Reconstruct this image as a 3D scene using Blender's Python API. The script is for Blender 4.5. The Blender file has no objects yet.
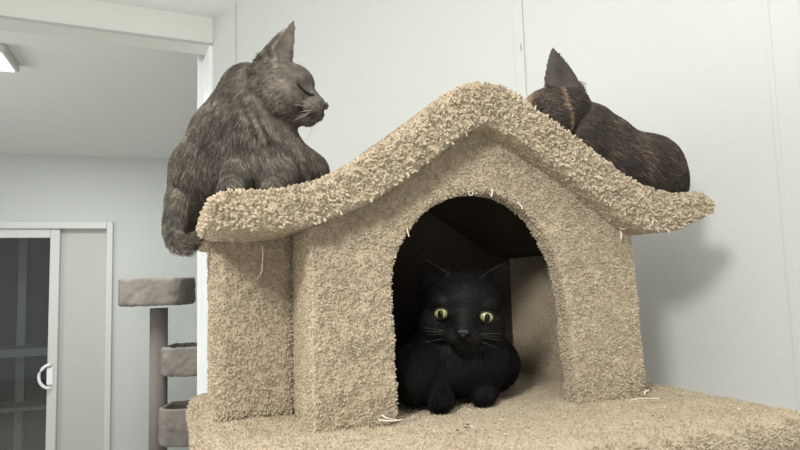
import bpy, bmesh, math, random
import numpy as np
from mathutils import Vector, Matrix, noise
random.seed(7); rng = np.random.default_rng(7)
col = bpy.context.scene.collection
R = math.radians

# ------------------------------------------------------------------ camera
F = 620.0
CAM = np.array([0, 0, 1.47])
PT, RL = R(5.4), R(1.7)
FW = np.array([0, math.cos(PT), math.sin(PT)])
_r0 = np.array([1.0, 0, 0]); _u0 = np.cross(_r0, FW)
RT = math.cos(RL) * _r0 - math.sin(RL) * _u0
UP = np.cross(RT, FW)
cd = bpy.data.cameras.new('camera'); cam = bpy.data.objects.new('camera', cd); col.objects.link(cam)
cd.sensor_width = 36; cd.lens = F / 800 * 36; cd.clip_start = .02
cam.matrix_world = Matrix(((RT[0], UP[0], -FW[0], CAM[0]), (RT[1], UP[1], -FW[1], CAM[1]), (RT[2], UP[2], -FW[2], CAM[2]), (0, 0, 0, 1)))
bpy.context.scene.camera = cam

def ray(x, y): return FW + RT * (x - 400) / F + UP * (225 - y) / F
def at(x, y, Y):
    """point of the room seen at photo position x, y and standing Y metres away from the photographer"""
    d = ray(x, y); return CAM + d * (Y / d[1])

# frame of the cat tree: u along the front, v to the back, w up from the platform
PLAT = 1.305
O = np.array([-0.1059, 0.7239, PLAT]); TH = R(20.2)
U = np.array([math.cos(TH), math.sin(TH), 0]); V = np.array([-math.sin(TH), math.cos(TH), 0]); W = np.array([0, 0, 1.0])
def wor(u, v, w): return O + U * u + V * v + W * w

# ------------------------------------------------------------------ helpers
def tag(o, label=None, cat=None, group=None, kind=None):
    if label: o['label'] = label
    if cat: o['category'] = cat
    if group: o['group'] = group
    if kind: o['kind'] = kind
    return o
def empty(name, loc, rz=0):
    o = bpy.data.objects.new(name, None); col.objects.link(o); o.location = loc; o.rotation_euler = (0, 0, rz)
    o.empty_display_size = .05
    return o
def link(name, me, m, parent=None, world=True):
    o = bpy.data.objects.new(name, me); col.objects.link(o)
    if m and hasattr(me, 'materials'):
        me.materials.clear(); me.materials.append(m)
    if parent:
        o.parent = parent
        if world:
            bpy.context.view_layer.update()
            o.matrix_parent_inverse = parent.matrix_world.inverted()
    return o
def bm_mesh(bm, name, smooth=False):
    bmesh.ops.recalc_face_normals(bm, faces=bm.faces)
    me = bpy.data.meshes.new(name); bm.to_mesh(me); bm.free()
    if smooth:
        for p in me.polygons: p.use_smooth = True
    return me
def evaluated(me, mods):
    """mesh after a list of (type, settings) modifiers"""
    o = bpy.data.objects.new('tmp', me); col.objects.link(o)
    for t, kw in mods:
        md = o.modifiers.new(t, t)
        for k, v in kw.items(): setattr(md, k, v)
    dg = bpy.context.evaluated_depsgraph_get(); dg.update()
    r = bpy.data.meshes.new_from_object(o.evaluated_get(dg))
    bpy.data.objects.remove(o)
    for p in r.polygons: p.use_smooth = True
    return r
def box_bm(bm, a, b, M=None):
    vs = []
    for x in (a[0], b[0]):
        for y in (a[1], b[1]):
            for z in (a[2], b[2]):
                p = Vector((x, y, z)); vs.append(bm.verts.new(M @ p if M else p))
    for f in ((0, 1, 3, 2), (4, 6, 7, 5), (0, 4, 5, 1), (2, 3, 7, 6), (0, 2, 6, 4), (1, 5, 7, 3)):
        bm.faces.new([vs[i] for i in f])
def box(name, a, b, m, parent=None, M=None, bevel=0, kind=None):
    bm = bmesh.new(); box_bm(bm, a, b, M)
    me = bm_mesh(bm, name)
    o = link(name, me, m, parent)
    if bevel:
        md = o.modifiers.new('b', 'BEVEL'); md.width = bevel; md.segments = 3; md.limit_method = 'ANGLE'
    if kind: o['kind'] = kind
    return o
def sphere_bm(bm, c, r, rot=None, seg=20):
    r = (r, r, r) if isinstance(r, (int, float)) else r
    M = Matrix.Translation(Vector(c)) @ (rot.to_4x4() if rot else Matrix.Identity(4)) @ Matrix.Diagonal((*r, 1))
    bmesh.ops.create_icosphere(bm, subdivisions=3, radius=1, matrix=M)
def capsule_bm(bm, pts):
    """chain of (point, radius), filled with closely spaced spheres"""
    for (a, ra), (b, rb) in zip(pts, pts[1:]):
        a, b = Vector(a), Vector(b); n = max(2, int((a - b).length / (min(ra, rb) * .35)) + 1)
        for i in range(n + 1):
            t = i / n
            bmesh.ops.create_icosphere(bm, subdivisions=2, radius=ra * (1 - t) + rb * t, matrix=Matrix.Translation(a.lerp(b, t)))
def tube_mesh(name, pts, r, seg=8, r2=None):
    bm = bmesh.new(); pts = [Vector(p) for p in pts]; n = len(pts); rings = []
    ref = Vector((.3, .2, .9)).normalized()
    for i, p in enumerate(pts):
        t = (pts[min(i + 1, n - 1)] - pts[max(i - 1, 0)]).normalized()
        a = t.cross(ref)
        if a.length < .05: a = t.cross(Vector((1, 0, 0)))
        a.normalize(); b = t.cross(a)
        rr = r if r2 is None else r + (r2 - r) * i / (n - 1)
        rings.append([bm.verts.new(p + (a * math.cos(k * 2 * math.pi / seg) + b * math.sin(k * 2 * math.pi / seg)) * rr) for k in range(seg)])
    for A, B in zip(rings, rings[1:]):
        for k in range(seg): bm.faces.new((A[k], A[(k + 1) % seg], B[(k + 1) % seg], B[k]))
    bm.faces.new(rings[0][::-1]); bm.faces.new(rings[-1])
    return bm_mesh(bm, name, True)
def spline(pts, n=6):
    out = []; P = [np.array(p, float) for p in pts]
    for i in range(len(P) - 1):
        a, b, c, d = P[max(i - 1, 0)], P[i], P[i + 1], P[min(i + 2, len(P) - 1)]
        for k in range(n):
            t = k / n
            out.append(.5 * (2 * b + (c - a) * t + (2 * a - 5 * b + 4 * c - d) * t * t + (-a + 3 * b - 3 * c + d) * t ** 3))
    out.append(P[-1]); return out

# ------------------------------------------------------------------ materials
def mat(name, colr, rough=.7, noise_amt=0.0, nscale=20, bump=0.0, bscale=200, spec=.3, metal=0, colr2=None, coat=0, sheen=0):
    m = bpy.data.materials.new(name); m.use_nodes = True; nt = m.node_tree; N = nt.nodes; L = nt.links
    bs = N['Principled BSDF']; bs.inputs['Base Color'].default_value = (*colr, 1); bs.inputs['Roughness'].default_value = rough
    bs.inputs['Specular IOR Level'].default_value = spec; bs.inputs['Metallic'].default_value = metal
    bs.inputs['Coat Weight'].default_value = coat; bs.inputs['Sheen Weight'].default_value = sheen
    tc = N.new('ShaderNodeTexCoord')
    if colr2:
        nz = N.new('ShaderNodeTexNoise'); nz.inputs['Scale'].default_value = nscale; nz.inputs['Detail'].default_value = 6
        L.new(tc.outputs['Object'], nz.inputs['Vector'])
        mr = N.new('ShaderNodeMapRange'); mr.inputs[1].default_value = .40; mr.inputs[2].default_value = .65
        L.new(nz.outputs['Fac'], mr.inputs[0])
        mx = N.new('ShaderNodeMix'); mx.data_type = 'RGBA'; mx.inputs[6].default_value = (*colr, 1); mx.inputs[7].default_value = (*colr2, 1)
        L.new(mr.outputs[0], mx.inputs[0]); L.new(mx.outputs[2], bs.inputs['Base Color'])
    if bump:
        nb = N.new('ShaderNodeTexNoise'); nb.inputs['Scale'].default_value = bscale; nb.inputs['Detail'].default_value = 4
        L.new(tc.outputs['Object'], nb.inputs['Vector'])
        bp = N.new('ShaderNodeBump'); bp.inputs['Strength'].default_value = bump; bp.inputs['Distance'].default_value = .002
        L.new(nb.outputs['Fac'], bp.inputs['Height']); L.new(bp.outputs[0], bs.inputs['Normal'])
    return m
def tint_mat(name, stops, rough=.9, spec=.15, sheen=0, bump=0, attr='tint'):
    """colour ramp over the per-hair / per-vertex value 'tint'"""
    m = bpy.data.materials.new(name); m.use_nodes = True; nt = m.node_tree; N = nt.nodes; L = nt.links
    bs = N['Principled BSDF']; bs.inputs['Roughness'].default_value = rough; bs.inputs['Specular IOR Level'].default_value = spec
    bs.inputs['Sheen Weight'].default_value = sheen
    at_ = N.new('ShaderNodeAttribute'); at_.attribute_name = attr
    cr = N.new('ShaderNodeValToRGB'); e = cr.color_ramp.elements
    while len(e) < len(stops): e.new(.5)
    for i, (p, c) in enumerate(stops): e[i].position = p; e[i].color = (*c, 1)
    L.new(at_.outputs['Fac'], cr.inputs[0]); L.new(cr.outputs[0], bs.inputs['Base Color'])
    if bump:
        tc = N.new('ShaderNodeTexCoord'); nb = N.new('ShaderNodeTexNoise'); nb.inputs['Scale'].default_value = 500; nb.inputs['Detail'].default_value = 3
        L.new(tc.outputs['Object'], nb.inputs['Vector'])
        bp = N.new('ShaderNodeBump'); bp.inputs['Strength'].default_value = bump; bp.inputs['Distance'].default_value = .002
        L.new(nb.outputs['Fac'], bp.inputs['Height']); L.new(bp.outputs[0], bs.inputs['Normal'])
    return m

M_wall = mat('painted_wall', (.535, .552, .530), .6, bump=.25, bscale=160, colr2=(.55, .565, .545), nscale=1.5)
M_farwall = mat('far_wall_paint', (.54, .57, .55), .7, bump=.1, bscale=120, colr2=(.55, .58, .56), nscale=1)
M_ceil = mat('ceiling_paint', (.80, .82, .80), .8, bump=.2, bscale=90)
M_header = mat('header_paint', (.68, .69, .65), .6, bump=.1)
M_trim = mat('white_gloss_trim', (.86, .88, .88), .35, spec=.5)
M_door = mat('door_white', (.60, .62, .60), .4, spec=.4)
M_panel = mat('door_panel_cream', (.50, .51, .475), .5, bump=.05)
M_seam = mat('panel_seam', (.42, .43, .41), .8)
M_floor = mat('floor_vinyl', (.55, .51, .45), .5, colr2=(.50, .46, .40), nscale=6)
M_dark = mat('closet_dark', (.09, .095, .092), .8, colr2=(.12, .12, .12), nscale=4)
M_shelf = mat('shelf_grey', (.34, .35, .34), .6)
M_carpet = tint_mat('beige_plush', [(0, (.40, .332, .235)), (.5, (.47, .397, .29)), (1, (.545, .47, .355))], 1, .03, sheen=.2, bump=.3)
M_shade_back = tint_mat('shade_dark_back', [(0, (.045, .036, .027)), (1, (.08, .065, .05))], 1, .03)  # interior shade of the house put into the colour
M_shade_board = mat('shade_dark_board', (.07, .055, .04), .9, colr2=(.05, .04, .03), nscale=12)  # shade under the roof painted as a dark colour
M_greycarpet = tint_mat('grey_plush', [(0, (.17, .155, .135)), (.5, (.235, .215, .19)), (1, (.33, .31, .275))], 1, .05, bump=.3)
M_thread = mat('pale_thread', (.75, .71, .60), .8)
M_debris = mat('brown_crumb', (.10, .07, .05), .9)
M_staple = mat('staple_steel', (.6, .6, .58), .35, metal=1)

glass = bpy.data.materials.new('window_glass'); glass.use_nodes = True
_n = glass.node_tree.nodes; _l = glass.node_tree.links; _n.remove(_n['Principled BSDF'])
_t = _n.new('ShaderNodeBsdfTransparent'); _t.inputs[0].default_value = (.8, .83, .82, 1)
_g = _n.new('ShaderNodeBsdfGlossy'); _g.inputs['Roughness'].default_value = .06
_f = _n.new('ShaderNodeFresnel'); _f.inputs[0].default_value = 1.55
_a = _n.new('ShaderNodeMath'); _a.operation = 'ADD'; _a.inputs[1].default_value = .06
_x = _n.new('ShaderNodeMixShader')
_l.new(_f.outputs[0], _a.inputs[0]); _l.new(_a.outputs[0], _x.inputs[0]); _l.new(_t.outputs[0], _x.inputs[1]); _l.new(_g.outputs[0], _x.inputs[2])
_l.new(_x.outputs[0], _n['Material Output'].inputs[0])

# ------------------------------------------------------------------ hair and pile
def sample(me, n):
    me.calc_loop_triangles()
    nv = len(me.vertices); co = np.empty(nv * 3); me.vertices.foreach_get('co', co); co = co.reshape(-1, 3)
    vn = np.empty(nv * 3); me.vertex_normals.foreach_get('vector', vn); vn = vn.reshape(-1, 3)
    nt = len(me.loop_triangles); tr = np.empty(nt * 3, dtype=np.int32); me.loop_triangles.foreach_get('vertices', tr); tr = tr.reshape(-1, 3)
    A, B, Cc = co[tr[:, 0]], co[tr[:, 1]], co[tr[:, 2]]
    ar = np.linalg.norm(np.cross(B - A, Cc - A), axis=1); cs = np.cumsum(ar)
    if n < 1: n = int(cs[-1] / 2 * n * 1e6)      # n = roots per square millimetre
    idx = np.minimum(np.searchsorted(cs, rng.random(n) * cs[-1]), nt - 1)
    r1, r2 = np.sqrt(rng.random(n)), rng.random(n); a, b, c = (1 - r1)[:, None], (r1 * (1 - r2))[:, None], (r1 * r2)[:, None]
    P = a * A[idx] + b * B[idx] + c * Cc[idx]; Nn = a * vn[tr[idx, 0]] + b * vn[tr[idx, 1]] + c * vn[tr[idx, 2]]
    Nn /= np.linalg.norm(Nn, axis=1)[:, None] + 1e-9
    return P, Nn
def unit(a): return a / (np.linalg.norm(a, axis=-1, keepdims=True) + 1e-9)
def strands(name, P, D0, D1, length, r0, r1, tint, m, parent, k=5):
    """n strands from P that start along D0 and bend towards D1"""
    n = len(P); T = np.linspace(0, 1, k); pts = np.empty((n, k, 3)); pts[:, 0] = P; cur = P.copy()
    for i in range(1, k):
        t = T[i]; d = unit(D0 * (1 - t) + D1 * t); cur = cur + d * (length / (k - 1))[:, None]; pts[:, i] = cur
    hc = bpy.data.hair_curves.new(name); hc.add_curves([k] * n)
    hc.attributes['position'].data.foreach_set('vector', pts.reshape(-1).astype(np.float32)) if 'position' in hc.attributes else hc.points.foreach_set('position', pts.reshape(-1))
    ra = hc.attributes.get('radius') or hc.attributes.new('radius', 'FLOAT', 'POINT')
    r1a = r1 if isinstance(r1, np.ndarray) else np.full(n, r1)
    r0a = r0 if isinstance(r0, np.ndarray) else np.full(n, r0)
    rad = r0a[:, None] * (1 - T)[None] + r1a[:, None] * T[None]
    ra.data.foreach_set('value', rad.reshape(-1).astype(np.float32))
    ta = hc.attributes.new('tint', 'FLOAT', 'CURVE'); ta.data.foreach_set('value', tint.astype(np.float32))
    hc.materials.append(m)
    o = bpy.data.objects.new(name, hc); col.objects.link(o)
    if parent:
        o.parent = parent; bpy.context.view_layer.update(); o.matrix_parent_inverse = parent.matrix_world.inverted()
    o['kind'] = 'stuff'
    return o
def nz(P, s, off=0.0): return np.array([noise.noise(Vector((p[0] * s + off, p[1] * s, p[2] * s))) for p in P])
def vert_tint(me, fn):
    nv = len(me.vertices); co = np.empty(nv * 3); me.vertices.foreach_get('co', co)
    a = me.attributes.new('tint', 'FLOAT', 'POINT'); a.data.foreach_set('value', fn(co.reshape(-1, 3)).astype(np.float32))

tx_big = bpy.data.textures.new('pile_waves', 'CLOUDS'); tx_big.noise_scale = .03; tx_big.noise_depth = 1
tx_nub = bpy.data.textures.new('pile_nubs', 'VORONOI'); tx_nub.noise_scale = .0075
def plush(name, bm, parent, m=M_carpet, voxel=.004, cell=3.0, length=.004, thick=.0012, curl=.8, nub=.0025, wave=.004, smooth=4, lenfn=None):
    """a padded board covered with carpet: rounded core plus its pile of short curled tufts"""
    me0 = bm_mesh(bm, name)
    me = evaluated(me0, [('REMESH', dict(mode='VOXEL', voxel_size=voxel)), ('SMOOTH', dict(iterations=smooth, factor=.5)),
                         ('DISPLACE', dict(texture=tx_big, strength=wave, texture_coords='GLOBAL')), ('DISPLACE', dict(texture=tx_nub, strength=nub, texture_coords='GLOBAL'))])
    vert_tint(me, lambda c: np.full(len(c), .35))
    o = link(name, me, m, parent)
    P, Nn = sample(me, 4.0 / cell ** 2)
    _, first = np.unique(np.floor(P / (cell * .001) + .5).astype(np.int64) @ np.array([1, 1 << 20, 1 << 40]), return_index=True)
    P, Nn = P[first], Nn[first]; n = len(P)
    jit = unit(rng.normal(size=(n, 3))); jit2 = unit(rng.normal(size=(n, 3)))
    clump = np.stack([nz(P, 110, 3.1), nz(P, 110, 7.7), nz(P, 110, 11.9)], 1)
    L = length * (.6 + .8 * rng.random(n))
    if lenfn is not None: L = L * lenfn(P, Nn)
    D0 = unit(Nn + jit * .30 * curl + clump * .9 * curl); D1 = unit(Nn * .8 + jit2 * .9 * curl + clump * 1.0 * curl)
    t = np.clip(.5 + rng.normal(size=n) * .2 + nz(P, 25) * .35, 0, 1)
    th = thick * (.75 + .5 * rng.random(n))
    strands('carpet_pile', P - Nn * .001, D0, D1, L, th, th * .9, t, m, o, k=4)
    return o

# local (u, v, w) box in the cat tree's frame
MT = Matrix(((U[0], V[0], 0, O[0]), (U[1], V[1], 0, O[1]), (0, 0, 1, O[2]), (0, 0, 0, 1)))
def prism(prof, v0, v1):
    """closed (u, w) outline run from v0 to v1"""
    bm = bmesh.new()
    A = [bm.verts.new(MT @ Vector((u, v0, w))) for u, w in prof]; B = [bm.verts.new(MT @ Vector((u, v1, w))) for u, w in prof]
    bm.faces.new(A); bm.faces.new(B[::-1]); n = len(A)
    for i in range(n): bm.faces.new((A[i], B[i], B[(i + 1) % n], A[(i + 1) % n]))
    bmesh.ops.recalc_face_normals(bm, faces=bm.faces)
    bmesh.ops.triangulate(bm, faces=[f for f in bm.faces if len(f.verts) > 4])
    return bm
def rounded_box(a, b, r):
    bm = bmesh.new(); box_bm(bm, a, b, None)
    bmesh.ops.bevel(bm, geom=bm.edges[:] + bm.verts[:], offset=r, segments=5, profile=.5, affect='EDGES')
    bm.transform(MT); return bm

# ================================================================== CAT TREE
tree = empty('cat_tree', wor(.22, .1, 0) * np.array([1, 1, 0]), TH)
tag(tree, 'tall beige carpeted cat tree topped with a gabled cat house', 'cat tree')

plat_o = plush('platform', rounded_box((-.125, -.185, -.055), (.572, .375, -.002), .024), tree, cell=2.6, length=.0032, thick=.0010, curl=1.1, nub=.0012, wave=.004,
      lenfn=lambda P, N_: np.where(N_[:, 2] > .8, .8, 1.5))

# roof: one thick padded board with a peaked, flared outline
top = [(-.117, .240), (-.113, .256), (-.102, .264), (-.084, .267), (-.052, .268), (-.02, .273), (.014, .285), (.05, .305), (.1, .338), (.153, .380), (.182, .402), (.208, .412), (.232, .411), (.26, .402), (.323, .365), (.383, .328), (.43, .299), (.471, .283), (.514, .276), (.548, .279), (.568, .277), (.579, .264)]
bot = [(.572, .250), (.54, .238), (.51, .230), (.465, .227), (.43, .238), (.379, .272), (.319, .312), (.262, .343), (.222, .360), (.19, .350), (.157, .325), (.114, .294), (.073, .267), (.025, .245), (-.02, .231), (-.07, .226), (-.104, .227), (-.114, .231)]
prof = [tuple(p) for p in spline(top, 3)] + [tuple(p) for p in spline(bot, 3)]
roof_o = plush('roof', prism(prof, -.040, .355), tree, voxel=.0035, cell=2.9, length=.0058, thick=.0016, nub=.003, wave=.003, smooth=12, curl=.8,
      lenfn=lambda P, N_: np.where(N_[:, 2] < -.55, .35, 1.0))

# house walls
HW, HD, T = .47, .335, .026
arch = [(.102, -.002), (.099, .121), (.098, .17), (.105, .2), (.123, .231), (.147, .256), (.175, .272), (.211, .281), (.247, .28), (.277, .267), (.306, .245), (.328, .211), (.342, .177), (.349, .136), (.354, .069), (.358, -.002)]
arch = [tuple(p) for p in spline(arch, 3)]
front = [(0, -.004), (0, .235), (.025, .252), (.073, .275), (.114, .302), (.157, .333), (.19, .358), (.222, .368), (.262, .351), (.319, .320), (.379, .280), (.43, .246), (.462, .235), (HW, -.004)]
plush('front_panel', prism(front[:1] + front[1:] + arch[::-1], -.002, T), tree, voxel=.003, cell=2.1, length=.0036, thick=.00115, nub=.0012, curl=.8, wave=.003, smooth=5)
def side(u0, u1, top_w, v1=HD): return prism([(u0, -.004), (u0, top_w), (u1, top_w), (u1, -.004)], T - .006, v1)
plush('side_wall', side(.002, T, .245), tree, cell=2.2, length=.0026, thick=.0010, curl=.8, nub=.001, wave=.003)
plush('side_wall', side(HW - T, HW - .003, .240), tree, cell=2.2, length=.0026, thick=.0010, curl=.8, nub=.001, wave=.003)
plush('back_wall', prism([(0.01, -.004), (0.01, .235), (.19, .35), (.222, .36), (.262, .343), (.43, .238), (HW - .01, .23), (HW - .01, -.004)], HD - T, HD), tree, m=M_shade_back, cell=5, length=.003, nub=.001, voxel=.006)  # near-black colour stands in for the shade deep inside the house
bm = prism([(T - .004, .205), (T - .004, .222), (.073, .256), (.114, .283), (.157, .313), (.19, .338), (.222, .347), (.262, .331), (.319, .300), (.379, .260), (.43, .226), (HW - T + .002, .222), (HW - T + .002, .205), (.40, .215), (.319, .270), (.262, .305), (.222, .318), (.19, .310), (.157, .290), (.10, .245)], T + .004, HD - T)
link('ceiling_shade_board', bm_mesh(bm, 'ceiling_shade_board'), M_shade_board, tree)['label'] = 'added board under the roof, coloured dark for the shade inside'  # added board, its dark colour stands in for shade below the roof
plush('support_post', rounded_box((-.101, .115, -.004), (.0005, .215, .238), .012), tree, cell=2.4, length=.0040, thick=.00125, nub=.0015, curl=.8, wave=.003)
# lower tower, below the picture
M_sisal = mat('sisal', (.42, .34, .22), .9, bump=.8, bscale=300)
for (u, v) in ((-.03, .02), (-.03, .32), (.48, .02), (.48, .32)):
    bm = bmesh.new(); bmesh.ops.create_cone(bm, cap_ends=True, segments=28, radius1=.045, radius2=.045, depth=PLAT - .055 - .05, matrix=MT @ Matrix.Translation((u, v, -(PLAT + .005) / 2 - .0 )))
    link('scratching_post', bm_mesh(bm, 'scratching_post', True), M_sisal, tree)
bm = rounded_box((-.15, -.2, -PLAT + .002), (.57, .38, -PLAT + .06), .02)
o = link('base', bm_mesh(bm, 'base'), M_carpet, tree); vert_tint(o.data, lambda c: np.full(len(c), .4))

# loose threads, glue drips and crumbs of the worn carpet
def thread(pts, r=.0006, name='loose_thread', m=M_thread): return link(name, tube_mesh(name, spline(pts, 5), r, 6), m, tree)
a0 = at(262, 246, .80)
thread([a0, a0 + [.001, 0, -.012], a0 + [0, 0, -.026], a0 + [-.001, 0, -.034], a0 + [-.005, 0, -.040], a0 + [-.006, -.001, -.043]], .0007)
for pts, r in (([wor(.436, -.006, .237), wor(.440, -.012, .232), wor(.448, -.02, .236)], .0018), ([wor(.440, -.006, .229), wor(.437, -.012, .225), wor(.436, -.012, .218)], .0016),
               ([wor(.207, -.003, .281), wor(.208, -.004, .276), wor(.2125, -.004, .2765), wor(.214, -.003, .281)], .0006), ([wor(.241, -.004, .284), wor(.240, -.006, .279), wor(.239, -.004, .274)], .0012),
               ([wor(.279, -.002, .268), wor(.283, -.006, .262), wor(.284, -.006, .258)], .0009), ([wor(.121, -.003, .234), wor(.1205, -.006, .228), wor(.122, -.006, .222)], .0008),
               ([wor(.46, -.04, .232), wor(.462, -.046, .236), wor(.461, -.046, .24)], .0009), ([wor(.49, -.04, .229), wor(.489, -.046, .226), wor(.49, -.045, .224)], .0009),
               ([wor(.405, -.045, .006), wor(.425, -.047, .007), wor(.445, -.055, .006)], .0007), ([wor(.452, -.02, .005), wor(.456, -.018, .009), wor(.460, -.02, .010)], .0011),
               ([wor(.10, -.004, .004), wor(.085, -.012, .009), wor(.08, -.01, .013)], .0012), ([wor(.075, -.01, .008), wor(.088, -.014, .006), wor(.105, -.01, .005)], .0010)):
    thread(pts, r)
for k in range(26):
    u, v = rng.uniform(.0, .5), rng.uniform(-.15, -.03)
    if k < 8: u, v = rng.normal(.17, .02), rng.normal(-.075, .008)
    bm = bmesh.new(); s = rng.uniform(.0006, .0013)
    bmesh.ops.create_icosphere(bm, subdivisions=1, radius=1, matrix=Matrix.Translation(Vector(wor(u, v, .004))) @ Matrix.Rotation(rng.uniform(0, 3), 4, 'Z') @ Matrix.Diagonal((s * rng.uniform(1, 4), s, s * .7, 1)))
    link('crumb', bm_mesh(bm, 'crumb', True), M_debris if k % 3 else M_thread, tree)

# ================================================================== CATS
def ear_bm(bm, base, tip, width, facing, thick=.0052, cup=.008):
    """cupped triangular ear from its base centre to its tip, opening towards 'facing'"""
    base, tip, f = Vector(base), Vector(tip), Vector(facing).normalized()
    up = (tip - base); h = up.length; upn = up.normalized(); side_ = upn.cross(f).normalized(); f = side_.cross(upn).normalized()
    nu, nt = 8, 10; L = [[], []]
    for layer, off in ((0, thick / 2), (1, -thick / 2)):
        for j in range(nt + 1):
            t = j / nt; wd = width / 2 * (1 - t) ** .8 * (1 + .18 * math.sin(math.pi * t)) + .0014
            row = []
            for i in range(nu + 1):
                s = -1 + 2 * i / nu
                p = base + up * (t * 1.0 - .12 * (1 - t)) + side_ * wd * s - f * cup * (1 - s * s) * (1 - t * .8) + f * (off * (1 - .45 * t))
                row.append(bm.verts.new(p))
            L[layer].append(row)
    for j in range(nt):
        for i in range(nu):
            bm.faces.new((L[0][j][i], L[0][j][i + 1], L[0][j + 1][i + 1], L[0][j + 1][i]))
            bm.faces.new((L[1][j][i + 1], L[1][j][i], L[1][j + 1][i], L[1][j + 1][i + 1]))
    for j in range(nt):
        for i in (0, nu):
            q = (L[0][j][i], L[0][j + 1][i], L[1][j + 1][i], L[1][j][i]); bm.faces.new(q)
    for i in range(nu):
        for j in (0, nt): bm.faces.new((L[0][j][i + 1], L[0][j][i], L[1][j][i], L[1][j][i + 1]))
def head_frame(c, fwd, roll=0.0, up=(0, 0, 1)):
    f = Vector(fwd).normalized(); r = f.cross(Vector(up)).normalized(); u = r.cross(f)
    M3 = Matrix((r, f, u)).transposed()
    M3 = M3 @ Matrix.Rotation(roll, 3, 'Y')
    return Matrix.Translation(Vector(c)) @ M3.to_4x4()
def head_bm(bm, M, S, ears, ear_w=.040):
    R3 = M.to_3x3()
    def e(c, r): sphere_bm(bm, M @ (Vector(c) * S), [q * S for q in ((r,) * 3 if isinstance(r, float) else r)], R3)
    e((0, -.002, .002), (.043, .047, .039)); e((0, .016, .012), (.031, .028, .026))
    for s in (-1, 1):
        e((s * .024, .012, -.016), (.024, .026, .021)); e((s * .022, .024, .013), (.014, .014, .010))
        e((s * .0095, .047, -.018), (.0125, .013, .0100))
    capsule_bm(bm, [(M @ (Vector((0, .022, .008)) * S), .018 * S), (M @ (Vector((0, .052, -.009)) * S), .0105 * S)])
    e((0, .042, -.028), (.0125, .012, .009)); e((0, .018, -.026), (.023, .028, .014))
    for base, tip, fac in ears:
        ear_bm(bm, M @ (Vector(base) * S), M @ (Vector(tip) * S), ear_w * S, R3 @ Vector(fac))
def relax(me, its, wfn):
    nv = len(me.vertices); co = np.empty(nv * 3); me.vertices.foreach_get('co', co); co = co.reshape(-1, 3)
    ne = len(me.edges); ed = np.empty(ne * 2, dtype=np.int64); me.edges.foreach_get('vertices', ed); a, b = ed[::2], ed[1::2]
    cnt = (np.bincount(a, minlength=nv) + np.bincount(b, minlength=nv)).astype(float)[:, None]; w = wfn(co)[:, None]
    for it in range(its):
        acc = np.stack([np.bincount(a, co[b, k], nv) + np.bincount(b, co[a, k], nv) for k in range(3)], 1) / cnt
        lam = .6 if it % 2 == 0 else -.52
        co = co + (acc - co) * w * lam
    me.vertices.foreach_set('co', co.reshape(-1)); me.update()
def make_body(name, bm, voxel, smooth, m, parent, tintfn, core=None, core_it=34, hard=None, its=160):
    if core is not None:   # the trunk is melted into one soft volume before head, legs and tail join it
        cm = evaluated(bm_mesh(core, 'core'), [('REMESH', dict(mode='VOXEL', voxel_size=.004)), ('SMOOTH', dict(iterations=core_it, factor=.6))])
        bm.from_mesh(cm)
    me = evaluated(bm_mesh(bm, name), [('REMESH', dict(mode='VOXEL', voxel_size=voxel)), ('SMOOTH', dict(iterations=smooth, factor=.5))])
    if hard:   # soften every joint except face, ears and paws
        def wf(P):
            w = np.ones(len(P))
            for c_, r_ in hard: w = np.minimum(w, np.clip((dist(P, c_) - r_) / (.6 * r_ + .008), 0, 1))
            return w
        relax(me, its, wf)
    vert_tint(me, tintfn); return link(name, me, m, parent)
def fur(body, parent, n, lenfn, flows, tintfn, m, lift=.35, r0=.00032, keep=None, mess=.18, jit=.25):
    P, Nn = sample(body.data, n)
    if keep is not None:
        kk = keep(P); P, Nn = P[kk], Nn[kk]
    n = len(P); fc = np.array([f[0] for f in flows]); fd = unit(np.array([f[1] for f in flows], float)); fs = np.array([f[2] for f in flows])
    d2 = ((P[:, None] - fc[None]) ** 2).sum(2); w = np.exp(-d2 / (2 * fs[None] ** 2)) + 1e-9
    fl = (w[:, :, None] * fd[None]).sum(1) / w.sum(1)[:, None]
    fl = unit(fl + np.stack([nz(P, 40, 1.3), nz(P, 40, 5.1), nz(P, 40, 9.4)], 1) * mess * 2.5 + rng.normal(size=(n, 3)) * jit * .5)
    fl = unit(fl - Nn * (fl * Nn).sum(1)[:, None])
    L = lenfn(P) * (.7 + .5 * rng.random(n))
    D0 = unit(Nn * (lift + .35) + fl); D1 = unit(fl + Nn * lift * .3 + np.array([0, 0, -.15]))
    return strands('fur', P - Nn * .0008, D0, D1, L, r0, r0 * .35, np.clip(tintfn(P) + rng.normal(size=n) * .20, 0, 1), m, parent, k=4)
def dist(P, c): return np.linalg.norm(P - np.array(c)[None], axis=1)
def ell_mesh(name, c, r, rot=None, sub=3):
    bm = bmesh.new(); M = Matrix.Translation(Vector(c)) @ (rot.to_4x4() if rot else Matrix.Identity(4)) @ Matrix.Diagonal((*r, 1))
    bmesh.ops.create_icosphere(bm, subdivisions=sub, radius=1, matrix=M); return bm_mesh(bm, name, True)
def whiskers(M, S, m, parent, sides=(-1, 1), n=7, L=.05):
    for s in sides:
        for k in range(n):
            a = Vector((s * .014, .050 - .002 * (k % 3), -.014 - .0022 * k)) * S
            d = Vector((s * (1.0), .15 - .10 * (k % 3), .25 - .13 * k)).normalized(); l = L * random.uniform(.75, 1.1)
            pts = [M @ (a + d * l * t + Vector((0, -.25 * l * t * t, -.18 * l * t * t))) for t in (0, .25, .5, .75, 1)]
            link('whisker', tube_mesh('whisker', pts, .00032, 5, .0001), m, parent)

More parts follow.
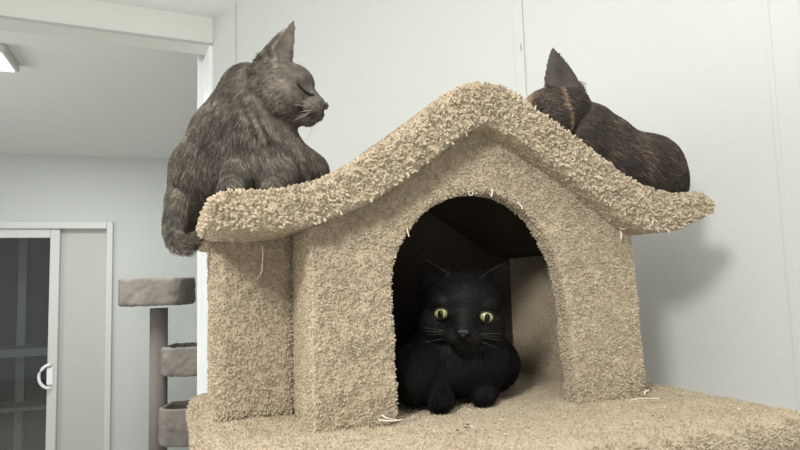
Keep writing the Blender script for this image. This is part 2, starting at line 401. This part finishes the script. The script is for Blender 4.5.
M_whisk = mat('white_whisker', (.75, .73, .68), .4)
M_black = tint_mat('black_fur', [(0, (.004, .0036, .0032)), (1, (.013, .0115, .010))], .6, .15)
M_tabby = tint_mat('grey_tabby_fur', [(0, (.030, .0265, .022)), (.45, (.100, .089, .074)), (.75, (.178, .158, .130)), (1, (.36, .32, .255))], .8, .15)
M_tort = tint_mat('tortoiseshell_fur', [(0, (.032, .028, .025)), (.45, (.078, .067, .058)), (.64, (.105, .085, .067)), (.82, (.34, .21, .11)), (1, (.42, .33, .27))], .8, .15)
M_noseb = mat('black_nose', (.02, .018, .018), .35); M_noseg = mat('brick_nose', (.14, .075, .06), .4)
M_line = mat('dark_eyelid', (.012, .010, .009), .5); M_pupil = mat('pupil', (.002, .002, .002), .12, spec=.35)
M_eye = bpy.data.materials.new('yellow_green_iris'); M_eye.use_nodes = True
_b = M_eye.node_tree.nodes['Principled BSDF']; _b.inputs['Roughness'].default_value = .12; _b.inputs['Coat Weight'].default_value = 1; _b.inputs['Coat Roughness'].default_value = .02
_N = M_eye.node_tree.nodes; _L = M_eye.node_tree.links
_q = _N.new('ShaderNodeTexNoise'); _q.inputs['Scale'].default_value = 300; _c = _N.new('ShaderNodeTexCoord'); _L.new(_c.outputs['Object'], _q.inputs['Vector'])
_r = _N.new('ShaderNodeValToRGB'); _r.color_ramp.elements[0].position = .3; _r.color_ramp.elements[0].color = (.20, .22, .07, 1); _r.color_ramp.elements[1].position = .7; _r.color_ramp.elements[1].color = (.34, .35, .15, 1)
_L.new(_q.outputs['Fac'], _r.inputs[0]); _L.new(_r.outputs[0], _b.inputs['Base Color'])

def prims(bm, lst):
    for (x, y, Y, r, *rot) in lst:
        sphere_bm(bm, at(x, y, Y), r, rot[0] if rot else None)

# ---------------- black cat lying in the doorway
def black_cat():
    c = at(463, 306, .845); S = 1.17
    fwd = Vector(CAM - c); fwd.z = 0; fwd.normalize(); fwd.z = -.30
    M = head_frame(c, fwd, R(-6)); R3 = M.to_3x3()
    base = wor(.22, .12, 0); t = empty('black_cat', base)
    tag(t, 'black cat with yellow-green eyes lying in the doorway of the carpeted cat house', 'cat')
    bm = bmesh.new()
    head_bm(bm, M, S, [((-.028, -.006, .020), (-.046, .002, .056), (-.45, 1, .05)), ((.028, -.006, .020), (.048, .002, .053), (.45, 1, .05))], .046)
    z = lambda zz: zz + PLAT
    core = bmesh.new()
    def q(x, Y, zz, r): p = at(x, 300, Y); sphere_bm(core, (p[0], p[1], z(zz)), r)
    q(462, .90, .105, (.052, .055, .062)); q(454, .915, .068, (.074, .085, .060)); q(449, .95, .060, (.076, .090, .055))
    q(448, .895, .045, (.076, .075, .038)); q(486, .93, .045, (.045, .06, .040)); q(452, 1.03, .060, (.072, .085, .054))
    q(470, .865, .060, (.050, .040, .052))
    for x0, x1, Yf in ((424, 436, .815), (484, 478, .845)):
        a = at(x0, 300, Yf + .06); b = at(x1, 300, Yf)
        capsule_bm(bm, [((a[0], a[1], z(.032)), .026), ((b[0], b[1], z(.018)), .0165)])
    a = at(410, 300, .85); sphere_bm(core, (a[0] + .004, a[1], z(.045)), (.030, .06, .042))
    body = make_body('body', bm, .0025, 3, M_black, t, lambda P: np.full(len(P), .3), core, 60, [(M @ (Vector((0, .03, 0)) * S), .045), (M @ (Vector((.04, 0, .045)) * S), .022), (M @ (Vector((-.04, 0, .045)) * S), .022)], 200)
    eyes = [M @ (Vector((s * .0245, .0385, .004)) * S) for s in (-1, 1)]
    nose = M @ (Vector((0, .0615, -.0095)) * S); hc = M @ (Vector((0, .03, -.005)) * S)
    fl = [(M @ (Vector((0, .05, -.01)) * S), R3 @ Vector((0, -1, .7)), .018), (M @ (Vector((.035, .0, -.01)) * S), R3 @ Vector((.7, -1, -.5)), .02), (M @ (Vector((-.035, .0, -.01)) * S), R3 @ Vector((-.7, -1, -.5)), .02),
          (M @ (Vector((0, 0, .04)) * S), R3 @ Vector((0, -1, .2)), .02), (M @ (Vector((.045, 0, .055)) * S), R3 @ Vector((.3, 0, 1)), .012), (M @ (Vector((-.045, 0, .055)) * S), R3 @ Vector((-.3, 0, 1)), .012),
          (at(460, 370, .86), (0, -.3, -1), .05), (at(460, 350, .98), (0, 1, -.4), .06)]
    def ln(P):
        d = dist(P, hc); e = np.minimum(dist(P, M @ (Vector((.043, 0, .048)) * S)), dist(P, M @ (Vector((-.041, 0, .050)) * S)))
        return np.where(e < .024, .0025, np.clip(.004 + (d - .03) * .16, .003, .014))
    def keep(P): return (dist(P, eyes[0]) > .0115) & (dist(P, eyes[1]) > .0115) & (dist(P, nose) > .006)
    fur(body, t, 60000, ln, fl, lambda P: np.full(len(P), .35), M_black, lift=.3, r0=.00035, keep=keep)
    for s, e in zip((-1, 1), eyes):
        rot = R3 @ Matrix.Rotation(R(-10 * s), 3, 'Z')
        k = Vector(e) + R3 @ Vector((0, .0035, 0))
        o = link('eye', ell_mesh('eye', k, (.0090, .0062, .0068), rot @ Matrix.Rotation(R(14 * s), 3, 'Y')), M_eye, t); o['label'] = 'yellow-green eye'
        kk = k + rot @ Vector((0, .0042, 0)); link('pupil', ell_mesh('pupil', kk, (.0042, .0026, .0057), rot), M_pupil, o)
        rim = []
        for a in range(25):
            an = a / 24 * 2 * math.pi; rim.append(k + rot @ (Matrix.Rotation(R(14 * s), 3, 'Y') @ Vector((math.cos(an) * .0092, .0010, math.sin(an) * .0071))))
        link('eyelid', tube_mesh('eyelid', rim, .0014, 6), M_line, t)
    bm = bmesh.new(); capsule_bm(bm, [(nose + R3 @ Vector((-.0045, 0, .002)), .0032), (nose + R3 @ Vector((.0045, 0, .002)), .0032)]); sphere_bm(bm, nose + R3 @ Vector((0, 0, -.002)), .0032)
    link('nose', evaluated(bm_mesh(bm, 'nose'), [('REMESH', dict(mode='VOXEL', voxel_size=.0008)), ('SMOOTH', dict(iterations=3))]), M_noseb, t)
    whiskers(M, S, mat('dim_whisker', (.09, .088, .08), .5), t, n=4, L=.04)
black_cat()

# ---------------- grey tabby on the left end of the roof
def tabby_tint(P, M, S):
    h = np.array([(M.inverted() @ Vector(p))[:] for p in P]) / S
    warp = nz(P, 18, 2.0) * .8 + nz(P, 45, 4.0) * .35
    st = np.sin((P[:, 0] * .75 + P[:, 1] * .5 + P[:, 2] * .55) * 190 + warp * 6)
    b = .48 + .10 * st + .16 * nz(P, 60, 8) + .18 * nz(P, 150, 2) + .12 * nz(P, 14, 1.5)
    head = np.exp(-(h ** 2).sum(1) / (2 * .05 ** 2))
    st2 = np.sin(h[:, 2] * 330 + h[:, 1] * 160 + warp * 3)
    b = b + head * (.06 * st2 - .12 * st)
    muz = np.exp(-((h - np.array([0, .042, -.026])) ** 2).sum(1) / (2 * .012 ** 2)); b = b + muz * .22
    near = h[:, 0] > -.02
    for (x0, y0, x1, y1, wd, am) in ((245, 97, 262, 137, .0022, -.34), (254, 104, 274, 146, .0022, -.34), (262, 128, 283, 150, .002, -.26), (253, 62, 256, 84, .0018, -.34), (258, 64, 260, 82, .0014, -.30), (240, 120, 250, 160, .0025, -.22),
                                     (249, 100, 268, 143, .0022, .24), (240, 98, 256, 136, .0022, .20), (266, 126, 280, 140, .002, .2), (244, 70, 250, 84, .004, .12), (283, 86, 300, 90, .0014, .16), (262, 88, 282, 100, .0016, -.18), (262, 96, 280, 110, .0016, -.18), (289, 33, 275, 52, .0014, .38), (275, 52, 279, 74, .0014, .30), (271, 56, 275, 76, .0014, -.32), (279, 52, 282, 70, .0011, -.25), (266, 48, 272, 60, .003, -.1)):
        a_, b_ = at(x0, y0, .82)[[0, 2]], at(x1, y1, .82)[[0, 2]]; q_ = P[:, [0, 2]] - a_; d_ = b_ - a_
        tt = np.clip((q_ @ d_) / (d_ @ d_), 0, 1); dd = np.linalg.norm(q_ - tt[:, None] * d_, axis=1)
        b = b + am * np.exp(-(dd / wd) ** 2) * near
    return np.clip(b, 0, 1)
def grey_cat():
    c = at(278, 92, .84); S = 1.12
    M = head_frame(c, (1, -.03, -.20), 0); R3 = M.to_3x3()
    t = empty('tabby_cat', wor(-.05, .13, .268))
    tag(t, 'grey tabby cat crouched on the left end of the carpeted roof, head turned right', 'cat')
    bm = bmesh.new()
    head_bm(bm, M, S, [((.025, -.007, .014), (.033, .013, .080), (.80, .45, .0)), ((-.024, -.012, .016), (-.028, -.004, .056), (-.80, .45, .0))], .047)
    core = bmesh.new()
    prims(core, [(252, 148, .87, (.071, .080, .070)), (262, 160, .83, (.055, .050, .050)), (254, 110, .86, (.055, .060, .062)), (250, 86, .86, (.040, .042, .036)), (221, 142, .88, (.044, .065, .060)),
               (258, 118, .84, (.040, .040, .055)), (206, 172, .88, (.050, .065, .055)), (196, 190, .89, (.038, .050, .045)), (303, 174, .90, (.040, .055, .040)), (284, 170, .87, (.050, .055, .045)), (268, 125, .85, (.040, .036, .035)),
               (186, 210, .88, (.026, .040, .040)), (234, 150, .85, (.055, .06, .07)), (252, 176, .80, (.045, .03, .022)), (238, 118, .87, (.045, .05, .055))])
    for pts in ([(240, 172, .80, .022), (232, 184, .76, .014), (229, 189, .735, .0115)], [(280, 172, .80, .022), (274, 186, .765, .014), (272, 190, .745, .0115)]):
        capsule_bm(bm, [(at(x, y, Y), r) for x, y, Y, r in pts])
    capsule_bm(bm, [(at(x, y, Y), r) for x, y, Y, r in [(184, 190, .86, .022), (177, 212, .84, .016), (173, 230, .82, .0125), (177, 242, .805, .012), (186, 246, .795, .0105), (192, 240, .79, .009)]])
    tf = lambda P: tabby_tint(P, M, S)
    body = make_body('body', bm, .0025, 3, M_tabby, t, tf, core, 110, [(M @ (Vector((0, .032, -.002)) * S), .036), (M @ (Vector((.03, 0, .055)) * S), .030), (M @ (Vector((-.03, 0, .055)) * S), .030)], 300)
    nose = M @ (Vector((0, .0625, -.0085)) * S); hc = M @ (Vector((0, .02, 0)) * S)
    fl = [(M @ (Vector((0, .05, -.01)) * S), R3 @ Vector((0, -1, .5)), .018), (M @ (Vector((.035, -.005, -.005)) * S), R3 @ Vector((.2, -1, -.35)), .025), (M @ (Vector((-.035, -.005, -.005)) * S), R3 @ Vector((-.2, -1, -.35)), .025),
          (M @ (Vector((0, 0, .04)) * S), R3 @ Vector((0, -1, .1)), .02), (M @ (Vector((.030, 0, .07)) * S), R3 @ Vector((.1, 0, 1)), .014), (M @ (Vector((-.03, 0, .07)) * S), R3 @ Vector((-.1, 0, 1)), .014),
          (at(250, 110, .83), (-.6, -.1, -1), .035), (at(265, 150, .80), (.3, -.1, -1), .035), (at(200, 150, .87), (-.5, 0, -1), .05), (at(310, 165, .9), (1, 0, -.4), .03), (at(172, 225, .83), (0, 0, -1), .02), (at(188, 246, .8), (1, 0, .3), .012)]
    def ln(P):
        d = dist(P, hc); h = P[:, 2]; e = dist(P, M @ (Vector((.03, 0, .065)) * S)); e2 = dist(P, M @ (Vector((-.03, 0, .065)) * S))
        return np.where(np.minimum(e, e2) < .040, .003, np.clip(.004 + (d - .045) * .17, .0035, .013))
    fur(body, t, 90000, ln, fl, tf, M_tabby, lift=.28, r0=.00036, keep=lambda P: dist(P, nose) > .006)
    bm = bmesh.new(); capsule_bm(bm, [(nose + R3 @ Vector((-.0045, 0, .002)), .003), (nose + R3 @ Vector((.0045, 0, .002)), .003)]); sphere_bm(bm, nose + R3 @ Vector((0, 0, -.002)), .003)
    link('nose', evaluated(bm_mesh(bm, 'nose'), [('REMESH', dict(mode='VOXEL', voxel_size=.0008)), ('SMOOTH', dict(iterations=3))]), mat('grey_nose', (.09, .075, .065), .4), t)
    dg = bpy.context.evaluated_depsgraph_get()
    for s in (1, -1):
        pts = []
        for (yy, zz) in ((.047, .0005), (.042, -.0005), (.036, .001), (.030, .005)):
            o_ = M @ (Vector((s * .08, yy, zz)) * S); hit = body.ray_cast(o_, (R3 @ Vector((-s, 0, 0))).normalized())
            if hit[0]: pts.append(hit[1] + R3 @ Vector((s * .0012, 0, 0)))
        if len(pts) > 2: link('eyelid', tube_mesh('eyelid', spline(pts, 4), .0015, 6), M_line, t)['label'] = 'nearly closed dark eyelid'
        pts = []
        for (yy, zz) in ((.056, -.0215), (.050, -.0255), (.042, -.0245), (.035, -.022)):
            o_ = M @ (Vector((s * .08, yy, zz)) * S); hit = body.ray_cast(o_, (R3 @ Vector((-s, 0, 0))).normalized())
            if hit[0]: pts.append(hit[1] + R3 @ Vector((s * .001, 0, 0)))
        if len(pts) > 2: link('mouth', tube_mesh('mouth', spline(pts, 4), .0011, 6), M_line, t)
    whiskers(M, S, M_whisk, t, n=6, L=.04)
grey_cat()

# ---------------- tortoiseshell behind the right slope
def tort_tint(P, M, S):
    h = np.array([(M.inverted() @ Vector(p))[:] for p in P]) / S
    b = .34 + .14 * nz(P, 22, 3) + .16 * nz(P, 60, 6) + .10 * nz(P, 120, 1)
    p1 = np.exp(-((h - np.array([0, .034, .022])) ** 2).sum(1) / (2 * .012 ** 2)); b = b + p1 * .75
    a_, b_ = np.array(at(561, 86, .88)), np.array(at(571, 124, .88)); d_ = (b_ - a_)[[0, 2]]
    q_ = P[:, [0, 2]] - a_[[0, 2]]; tt = np.clip((q_ @ d_) / (d_ @ d_), 0, 1); dd = np.linalg.norm(q_ - tt[:, None] * d_, axis=1)
    b = np.where((dd < .0026) & (h[:, 0] < 0), b + .46, b)
    return np.clip(b, 0, .9)
def tort_cat():
    c = at(556, 114, .925); S = 1.08
    M = head_frame(c, (-1, -.12, -.18), 0); R3 = M.to_3x3()
    t = empty('tortoiseshell_cat', wor(.46, .08, .29))
    tag(t, 'dark tortoiseshell cat lying behind the right slope of the carpeted roof', 'cat')
    bm = bmesh.new()
    head_bm(bm, M, S, [((-.020, -.009, .026), (-.022, -.006, .088), (.97, .2, 0)), ((.024, -.004, .018), (.026, -.004, .046), (.6, .75, 0))], .062)
    core = bmesh.new()
    prims(core, [(582, 128, .94, (.046, .050, .046)), (600, 145, .95, (.054, .058, .050)), (622, 165, .955, (.062, .066, .052)), (644, 173, .955, (.060, .068, .064)), (580, 150, .93, (.040, .045, .036)), (655, 182, .96, (.048, .060, .050))])
    tf = lambda P: tort_tint(P, M, S)
    body = make_body('body', bm, .0025, 3, M_tort, t, tf, core, 130, [(M @ (Vector((-.022, -.01, .062)) * S), .032), (M @ (Vector((0, .04, 0)) * S), .03)], 300)
    hc = M @ (Vector((0, .02, 0)) * S)
    fl = [(M @ (Vector((0, .05, -.01)) * S), R3 @ Vector((0, -1, .6)), .02), (M @ (Vector((0, 0, .03)) * S), R3 @ Vector((0, -1, -.2)), .03), (M @ (Vector((-.03, 0, .075)) * S), (0, 0, 1), .015), (M @ (Vector((.03, 0, .065)) * S), (0, 0, 1), .015), (at(640, 150, .92), (1, 0, -.6), .06), (at(600, 130, .92), (1, 0, -.7), .04)]
    def ln(P):
        d = dist(P, hc); e = np.minimum(dist(P, M @ (Vector((.03, 0, .05)) * S)), dist(P, M @ (Vector((-.022, -.01, .066)) * S)))
        return np.where(e < .042, .003, np.clip(.006 + (d - .04) * .2, .004, .015))
    fur(body, t, 70000, ln, fl, tf, M_tort, lift=.3, r0=.00036)
    for s in (1, -1):
        pts = []
        for (yy, zz) in ((.047, .0005), (.042, -.0005), (.036, .001), (.030, .005)):
            hit_ = body.ray_cast(M @ (Vector((s * .08, yy, zz)) * S), (R3 @ Vector((-s, 0, 0))).normalized())
            if hit_[0]: pts.append(hit_[1] + R3 @ Vector((s * .0012, 0, 0)))
        if len(pts) > 2: link('eyelid', tube_mesh('eyelid', spline(pts, 4), .0015, 6), M_line, t)
    nose = M @ (Vector((0, .0625, -.0085)) * S)
    link('nose', ell_mesh('nose', nose, (.005, .003, .0035), R3), M_noseg, t)
    whiskers(M, S, M_whisk, t, n=4, L=.035)
tort_cat()

# ================================================================== ROOM
CEIL = 2.50
def xy(p): return np.array([p[0], p[1]])
def ray_xy(x, y=290): d = ray(x, y); return np.array([d[0] / d[1], 1.0])
def hit(x, P0, D, y=290):
    """distance along the wall line P0 + s*D at which photo column x meets it"""
    r = ray_xy(x, y); A = np.array([[D[0], -r[0]], [D[1], -r[1]]]); return np.linalg.solve(A, -P0)[0]
def wall_frame(P0, D):
    """matrix with x along the wall, y away from the room, z up"""
    n = np.array([-D[1], D[0]])
    return Matrix(((D[0], n[0], 0, P0[0]), (D[1], n[1], 0, P0[1]), (0, 0, 1, 0), (0, 0, 0, 1)))
K0 = ray_xy(213) * 2.28; K1 = ray_xy(800) * 2.28 * 443 / 1030
D2 = (K1 - K0) / np.linalg.norm(K1 - K0); WM = wall_frame(K0, D2)
def ob(name, a, b, m, M, parent=None, kind='structure', bevel=0): return box(name, a, b, m, parent, M, bevel, kind)
w2 = ob('wall_right', (0, 0, 0), (4.2, .12, CEIL), M_wall, WM)
for i, x in enumerate((236, 767, 797)):
    s = hit(x, K0, D2, 20); ob('trim_%d' % (i + 1), (s - .0035, -.0012, 0), (s + .0035, .001, CEIL), M_seam if i == 0 else M_wall, WM)
s = hit(518.5, K0, D2, 20); ob('trim_4', (s - .012, -.004, 0), (s + .012, .001, CEIL), M_wall, WM, bevel=.0015)
for x, y in ((521, 48),):
    s = hit(x + 1, K0, D2, y); p = at(x, y, (K0 + D2 * s)[1]); tag(box('nail_mark', (s - .001, -.006, p[2] - .008), (s + .001, -.003, p[2] + .008), M_seam, None, WM), 'small dark vertical nail mark on the wall strip left of the tortoiseshell ear', 'nail mark')
# beam over the opening and its jamb
H = np.array([.906, .423]); HB = Matrix(((H[0], -H[1], 0, K0[0]), (H[1], H[0], 0, K0[1]), (0, 0, 1, 0), (0, 0, 0, 1)))
ZB = 2.395
ob('wall_header', (-2.6, -.0, ZB), (.05, .12, CEIL), M_header, HB)
ob('trim_5', (-2.6, -.004, ZB - .004), (.0, .0, ZB + .004), M_seam, HB)
ob('trim_6', (-.012, .0, 0), (.02, .20, ZB), M_trim, HB, bevel=.003)
ob('trim_7', (-.030, .20, 0), (.02, .215, ZB + .03), M_trim, HB, bevel=.003)
ob('ceiling', (-6, -1.2, CEIL), (4.5, 9, CEIL + .1), M_ceil, Matrix.Identity(4))
ob('floor', (-6, -3, -.1), (4.5, 9, 0), M_floor, Matrix.Identity(4))
# far wall with the sliding glass door
FD = np.array([.94, .342]); FD /= np.linalg.norm(FD); FP = ray_xy(85) * 4.62
FM = wall_frame(FP, FD)
sR = hit(112, FP, FD, 330); sP = hit(105.5, FP, FD, 330); s58 = hit(58, FP, FD, 330); s48 = hit(48, FP, FD, 330)
def fz(x, y): s = hit(x, FP, FD, y); return at(x, y, (FP + FD * s)[1])[2]
DT = fz(80, 222)
sL = sR - 1.9
ob('wall_far', (sR, 0, 0), (sR + 3.0, .12, CEIL), M_farwall, FM)
ob('wall_far', (sL, 0, DT), (sR, .12, CEIL), M_farwall, FM)
ob('wall_far', (sL - 2.0, 0, 0), (sL, .12, CEIL), M_farwall, FM)
door = empty('door_1', Vector((*(FP + FD * (sL + sR) / 2), 0))); door['kind'] = 'structure'
t1 = fz(80, 233) ; 
ob('door_frame', (sP, -.03, 0), (sR, .10, DT), M_door, FM, door, None, .006)
ob('door_frame', (sL, -.03, t1 + .03), (sP, .10, DT), M_door, FM, door, None, .006)
ob('door_frame', (sL, -.03, 0), (sL + .06, .10, t1 + .03), M_door, FM, door, None, .006)
ob('door_panel', (s58, .045, 0), (sP, .07, t1 + .03), M_panel, FM, door, None)
ob('door_stile', (s48, .0, .0), (s58, .045, t1 + .03), M_door, FM, door, None, .006)
ob('door_rail', (sL + .06, .0, t1 - .035), (s48, .045, t1 + .03), M_door, FM, door, None, .004)
ob('door_rail', (sL + .06, .0, 0), (s48, .045, .10), M_door, FM, door, None, .004)
ob('glass_pane', (sL + .06, .018, .10), (s48, .026, t1 - .035), glass, FM, door, None)
hz = fz(50, 376); hs = hit(50, FP, FD, 376)
pts = [FM @ Vector((hs + .01 - .075 * math.sin(math.pi * k / 10), -.022 - .012 * math.sin(math.pi * k / 10), hz + .085 * math.cos(math.pi * k / 10))) for k in range(11)]
link('door_handle', tube_mesh('door_handle', pts, .011, 8), M_trim, door)
ob('latch', (hs - .02, -.012, hz - .06), (hs + .02, .0, hz + .06), M_trim, FM, door, None, .003)
# dim closet behind the glass
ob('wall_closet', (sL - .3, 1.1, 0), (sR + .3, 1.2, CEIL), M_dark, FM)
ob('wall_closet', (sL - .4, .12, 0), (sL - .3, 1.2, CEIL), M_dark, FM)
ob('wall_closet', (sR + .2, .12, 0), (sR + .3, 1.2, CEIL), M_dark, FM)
sh = empty('shelf_unit', FM @ Vector((s48 - .7, .8, 0))); tag(sh, 'dim grey shelf unit seen through the sliding glass door', 'shelf')
zsh = fz(24, 357)
ob('shelf_board', (sL - .1, .38, zsh - .03), (s48 + .25, .8, zsh + .03), M_shelf, FM, sh, None)
ob('shelf_board', (sL - .1, .45, zsh - .45), (s48 + .25, .8, zsh - .42), M_shelf, FM, sh, None)
for ss in (hit(9, FP, FD) - .06, s48 + .2): ob('upright', (ss - .03, .7, 0), (ss + .03, .78, 2.0), M_shelf, FM, sh, None)
ob('upright', (sL - .08, .7, 0), (sL - .02, .78, 2.0), M_shelf, FM, sh, None)

# ceiling lamp at the left edge
lp = at(-14, 48, 2.55)
lam = empty('ceiling_lamp', (lp[0], lp[1], CEIL)); tag(lam, 'small white ceiling lamp box at the left edge of the photo', 'lamp')
LM = Matrix.Translation((lp[0], lp[1], 0)) @ Matrix.Rotation(R(20), 4, 'Z')
box('lamp_frame', (-.10, -.13, CEIL - .035), (.10, .13, CEIL), M_door, lam, LM, .008)
M_diff = bpy.data.materials.new('lamp_diffuser'); M_diff.use_nodes = True
_b = M_diff.node_tree.nodes['Principled BSDF']; _b.inputs['Emission Color'].default_value = (.95, 1, .97, 1); _b.inputs['Emission Strength'].default_value = 1.0
box('diffuser', (-.085, -.115, CEIL - .042), (.085, .115, CEIL - .034), M_diff, lam, LM, .004)

# grey cat tree in the far room
g = empty('cat_tree', at(160, 440, 4.05) * np.array([1, 1, 0])); tag(g, 'grey carpeted cat tree in the far room beside the sliding door wall', 'cat tree')
YG = 4.0
def gcyl(name, x, y0, y1, wpx, Y, rim=True, dep=None, half=False):
    a = at(x, y0, Y); b = at(x, y1, Y); r = wpx / F * Y / 2
    bm = bmesh.new(); z0, z1 = min(a[2], b[2]), max(a[2], b[2])
    seg = 28; rz = r * .85
    prof_ = [(0, z0), (.97, z0), (1, z0 + .01), (1, z1 - .012), (.97, z1), (.86, z1), (.84, z1 - .015), (.82, z1 - .07), (0, z1 - .07)] if rim else [(0, z0), (1, z0), (1, z1), (0, z1)]
    rings = []
    for (q, zz) in prof_:
        rings.append([bm.verts.new((a[0] + math.copysign(abs(math.cos(k / seg * 2 * math.pi)) ** .5, math.cos(k / seg * 2 * math.pi)) * r * max(q, .001), Y + math.copysign(abs(math.sin(k / seg * 2 * math.pi)) ** .5, math.sin(k / seg * 2 * math.pi)) * rz * max(q, .001), zz)) for k in range(seg)])
    for A, B in zip(rings, rings[1:]):
        for k in range(seg): bm.faces.new((A[k], A[(k + 1) % seg], B[(k + 1) % seg], B[k]))
    bm.faces.new(rings[0][::-1]); bm.faces.new(rings[-1])
    me = evaluated(bm_mesh(bm, name, False), [('REMESH', dict(mode='VOXEL', voxel_size=.012)), ('SMOOTH', dict(iterations=3)), ('DISPLACE', dict(texture=tx_big, strength=.012, texture_coords='GLOBAL'))]); vert_tint(me, lambda c: .4 + .4 * nz(c, 12) + .2 * nz(c, 60))
    o = link(name, me, M_greycarpet, g); return o
gcyl('perch', 158, 278, 305, 66, YG)
p = at(159, 305, YG); bm = bmesh.new(); bmesh.ops.create_cone(bm, cap_ends=True, segments=24, radius1=.055, radius2=.055, depth=p[2] - .05, matrix=Matrix.Translation((p[0], YG, (p[2] + .05) / 2 - .02)))
me = bm_mesh(bm, 'post', True); vert_tint(me, lambda c: .4 + .4 * nz(c, 12)); link('post', me, M_greycarpet, g)
gcyl('perch', 196, 344, 373, 60, YG); gcyl('perch', 192, 404, 441, 56, YG - .1)
p = at(210, 344, YG); bm = bmesh.new(); bmesh.ops.create_cone(bm, cap_ends=True, segments=24, radius1=.05, radius2=.05, depth=p[2] - .05 - .08, matrix=Matrix.Translation((p[0], YG, (p[2] - .06 + .05) / 2)))
me = bm_mesh(bm, 'post', True); vert_tint(me, lambda c: .4 + .4 * nz(c, 12)); link('post', me, M_greycarpet, g)
c0 = at(180, 440, YG); me = evaluated((lambda b_: (box_bm(b_, (c0[0] - .35, YG - .3, .002), (c0[0] + .35, YG + .3, .06)), bm_mesh(b_, 'base'))[1])(bmesh.new()), [('BEVEL', dict(width=.02, segments=3))])
vert_tint(me, lambda c: np.full(len(c), .4)); link('base', me, M_greycarpet, g)

# ================================================================== LIGHT
def area(name, loc, target, sx, sy, power, colr=(1, 1, 1)):
    l = bpy.data.lights.new(name, 'AREA'); l.shape = 'RECTANGLE'; l.size = sx; l.size_y = sy; l.energy = power; l.color = colr
    o = bpy.data.objects.new(name, l); col.objects.link(o); o.location = loc
    o.rotation_euler = (Vector(target) - Vector(loc)).to_track_quat('-Z', 'Y').to_euler(); return o
area('window_light', (-.48, -.55, 2.17), (.1, .9, 1.48), .24, .24, 20, (1.0, .97, .92))
area('side_window', (-1.5, .55, 1.62), (-.2, .8, 1.45), .7, .8, 13, (1, .98, .94))
area('rear_fill', (.6, -2.6, 1.0), (-.3, 3.2, 2.3), 2.4, 1.5, 27, (1, .99, .97))  # added fill light behind the camera, lifts the ceiling and the house front
area('ceiling_light', (.2, .1, 2.46), (.2, .3, 0), 1.1, 1.1, 9, (1, .98, .95))
area('far_room_window', (-3.3, 1.7, 1.5), (-.9, 2.6, 1.6), 1.1, 1.2, 26, (.97, .99, 1.0))
area('far_room_ceiling_light', (-1.8, 3.3, 2.44), (-1.8, 3.4, 0), .8, .8, 30, (1, 1, .98))
w = bpy.data.worlds.new('world'); bpy.context.scene.world = w; w.use_nodes = True
w.node_tree.nodes['Background'].inputs[0].default_value = (.95, .98, 1, 1); w.node_tree.nodes['Background'].inputs[1].default_value = .40
vs = bpy.context.scene.view_settings; vs.view_transform = 'Standard'; vs.look = 'None'; vs.gamma = 1; vs.exposure = 0; vs.use_curve_mapping = False
bpy.context.scene.cycles.max_bounces = 8
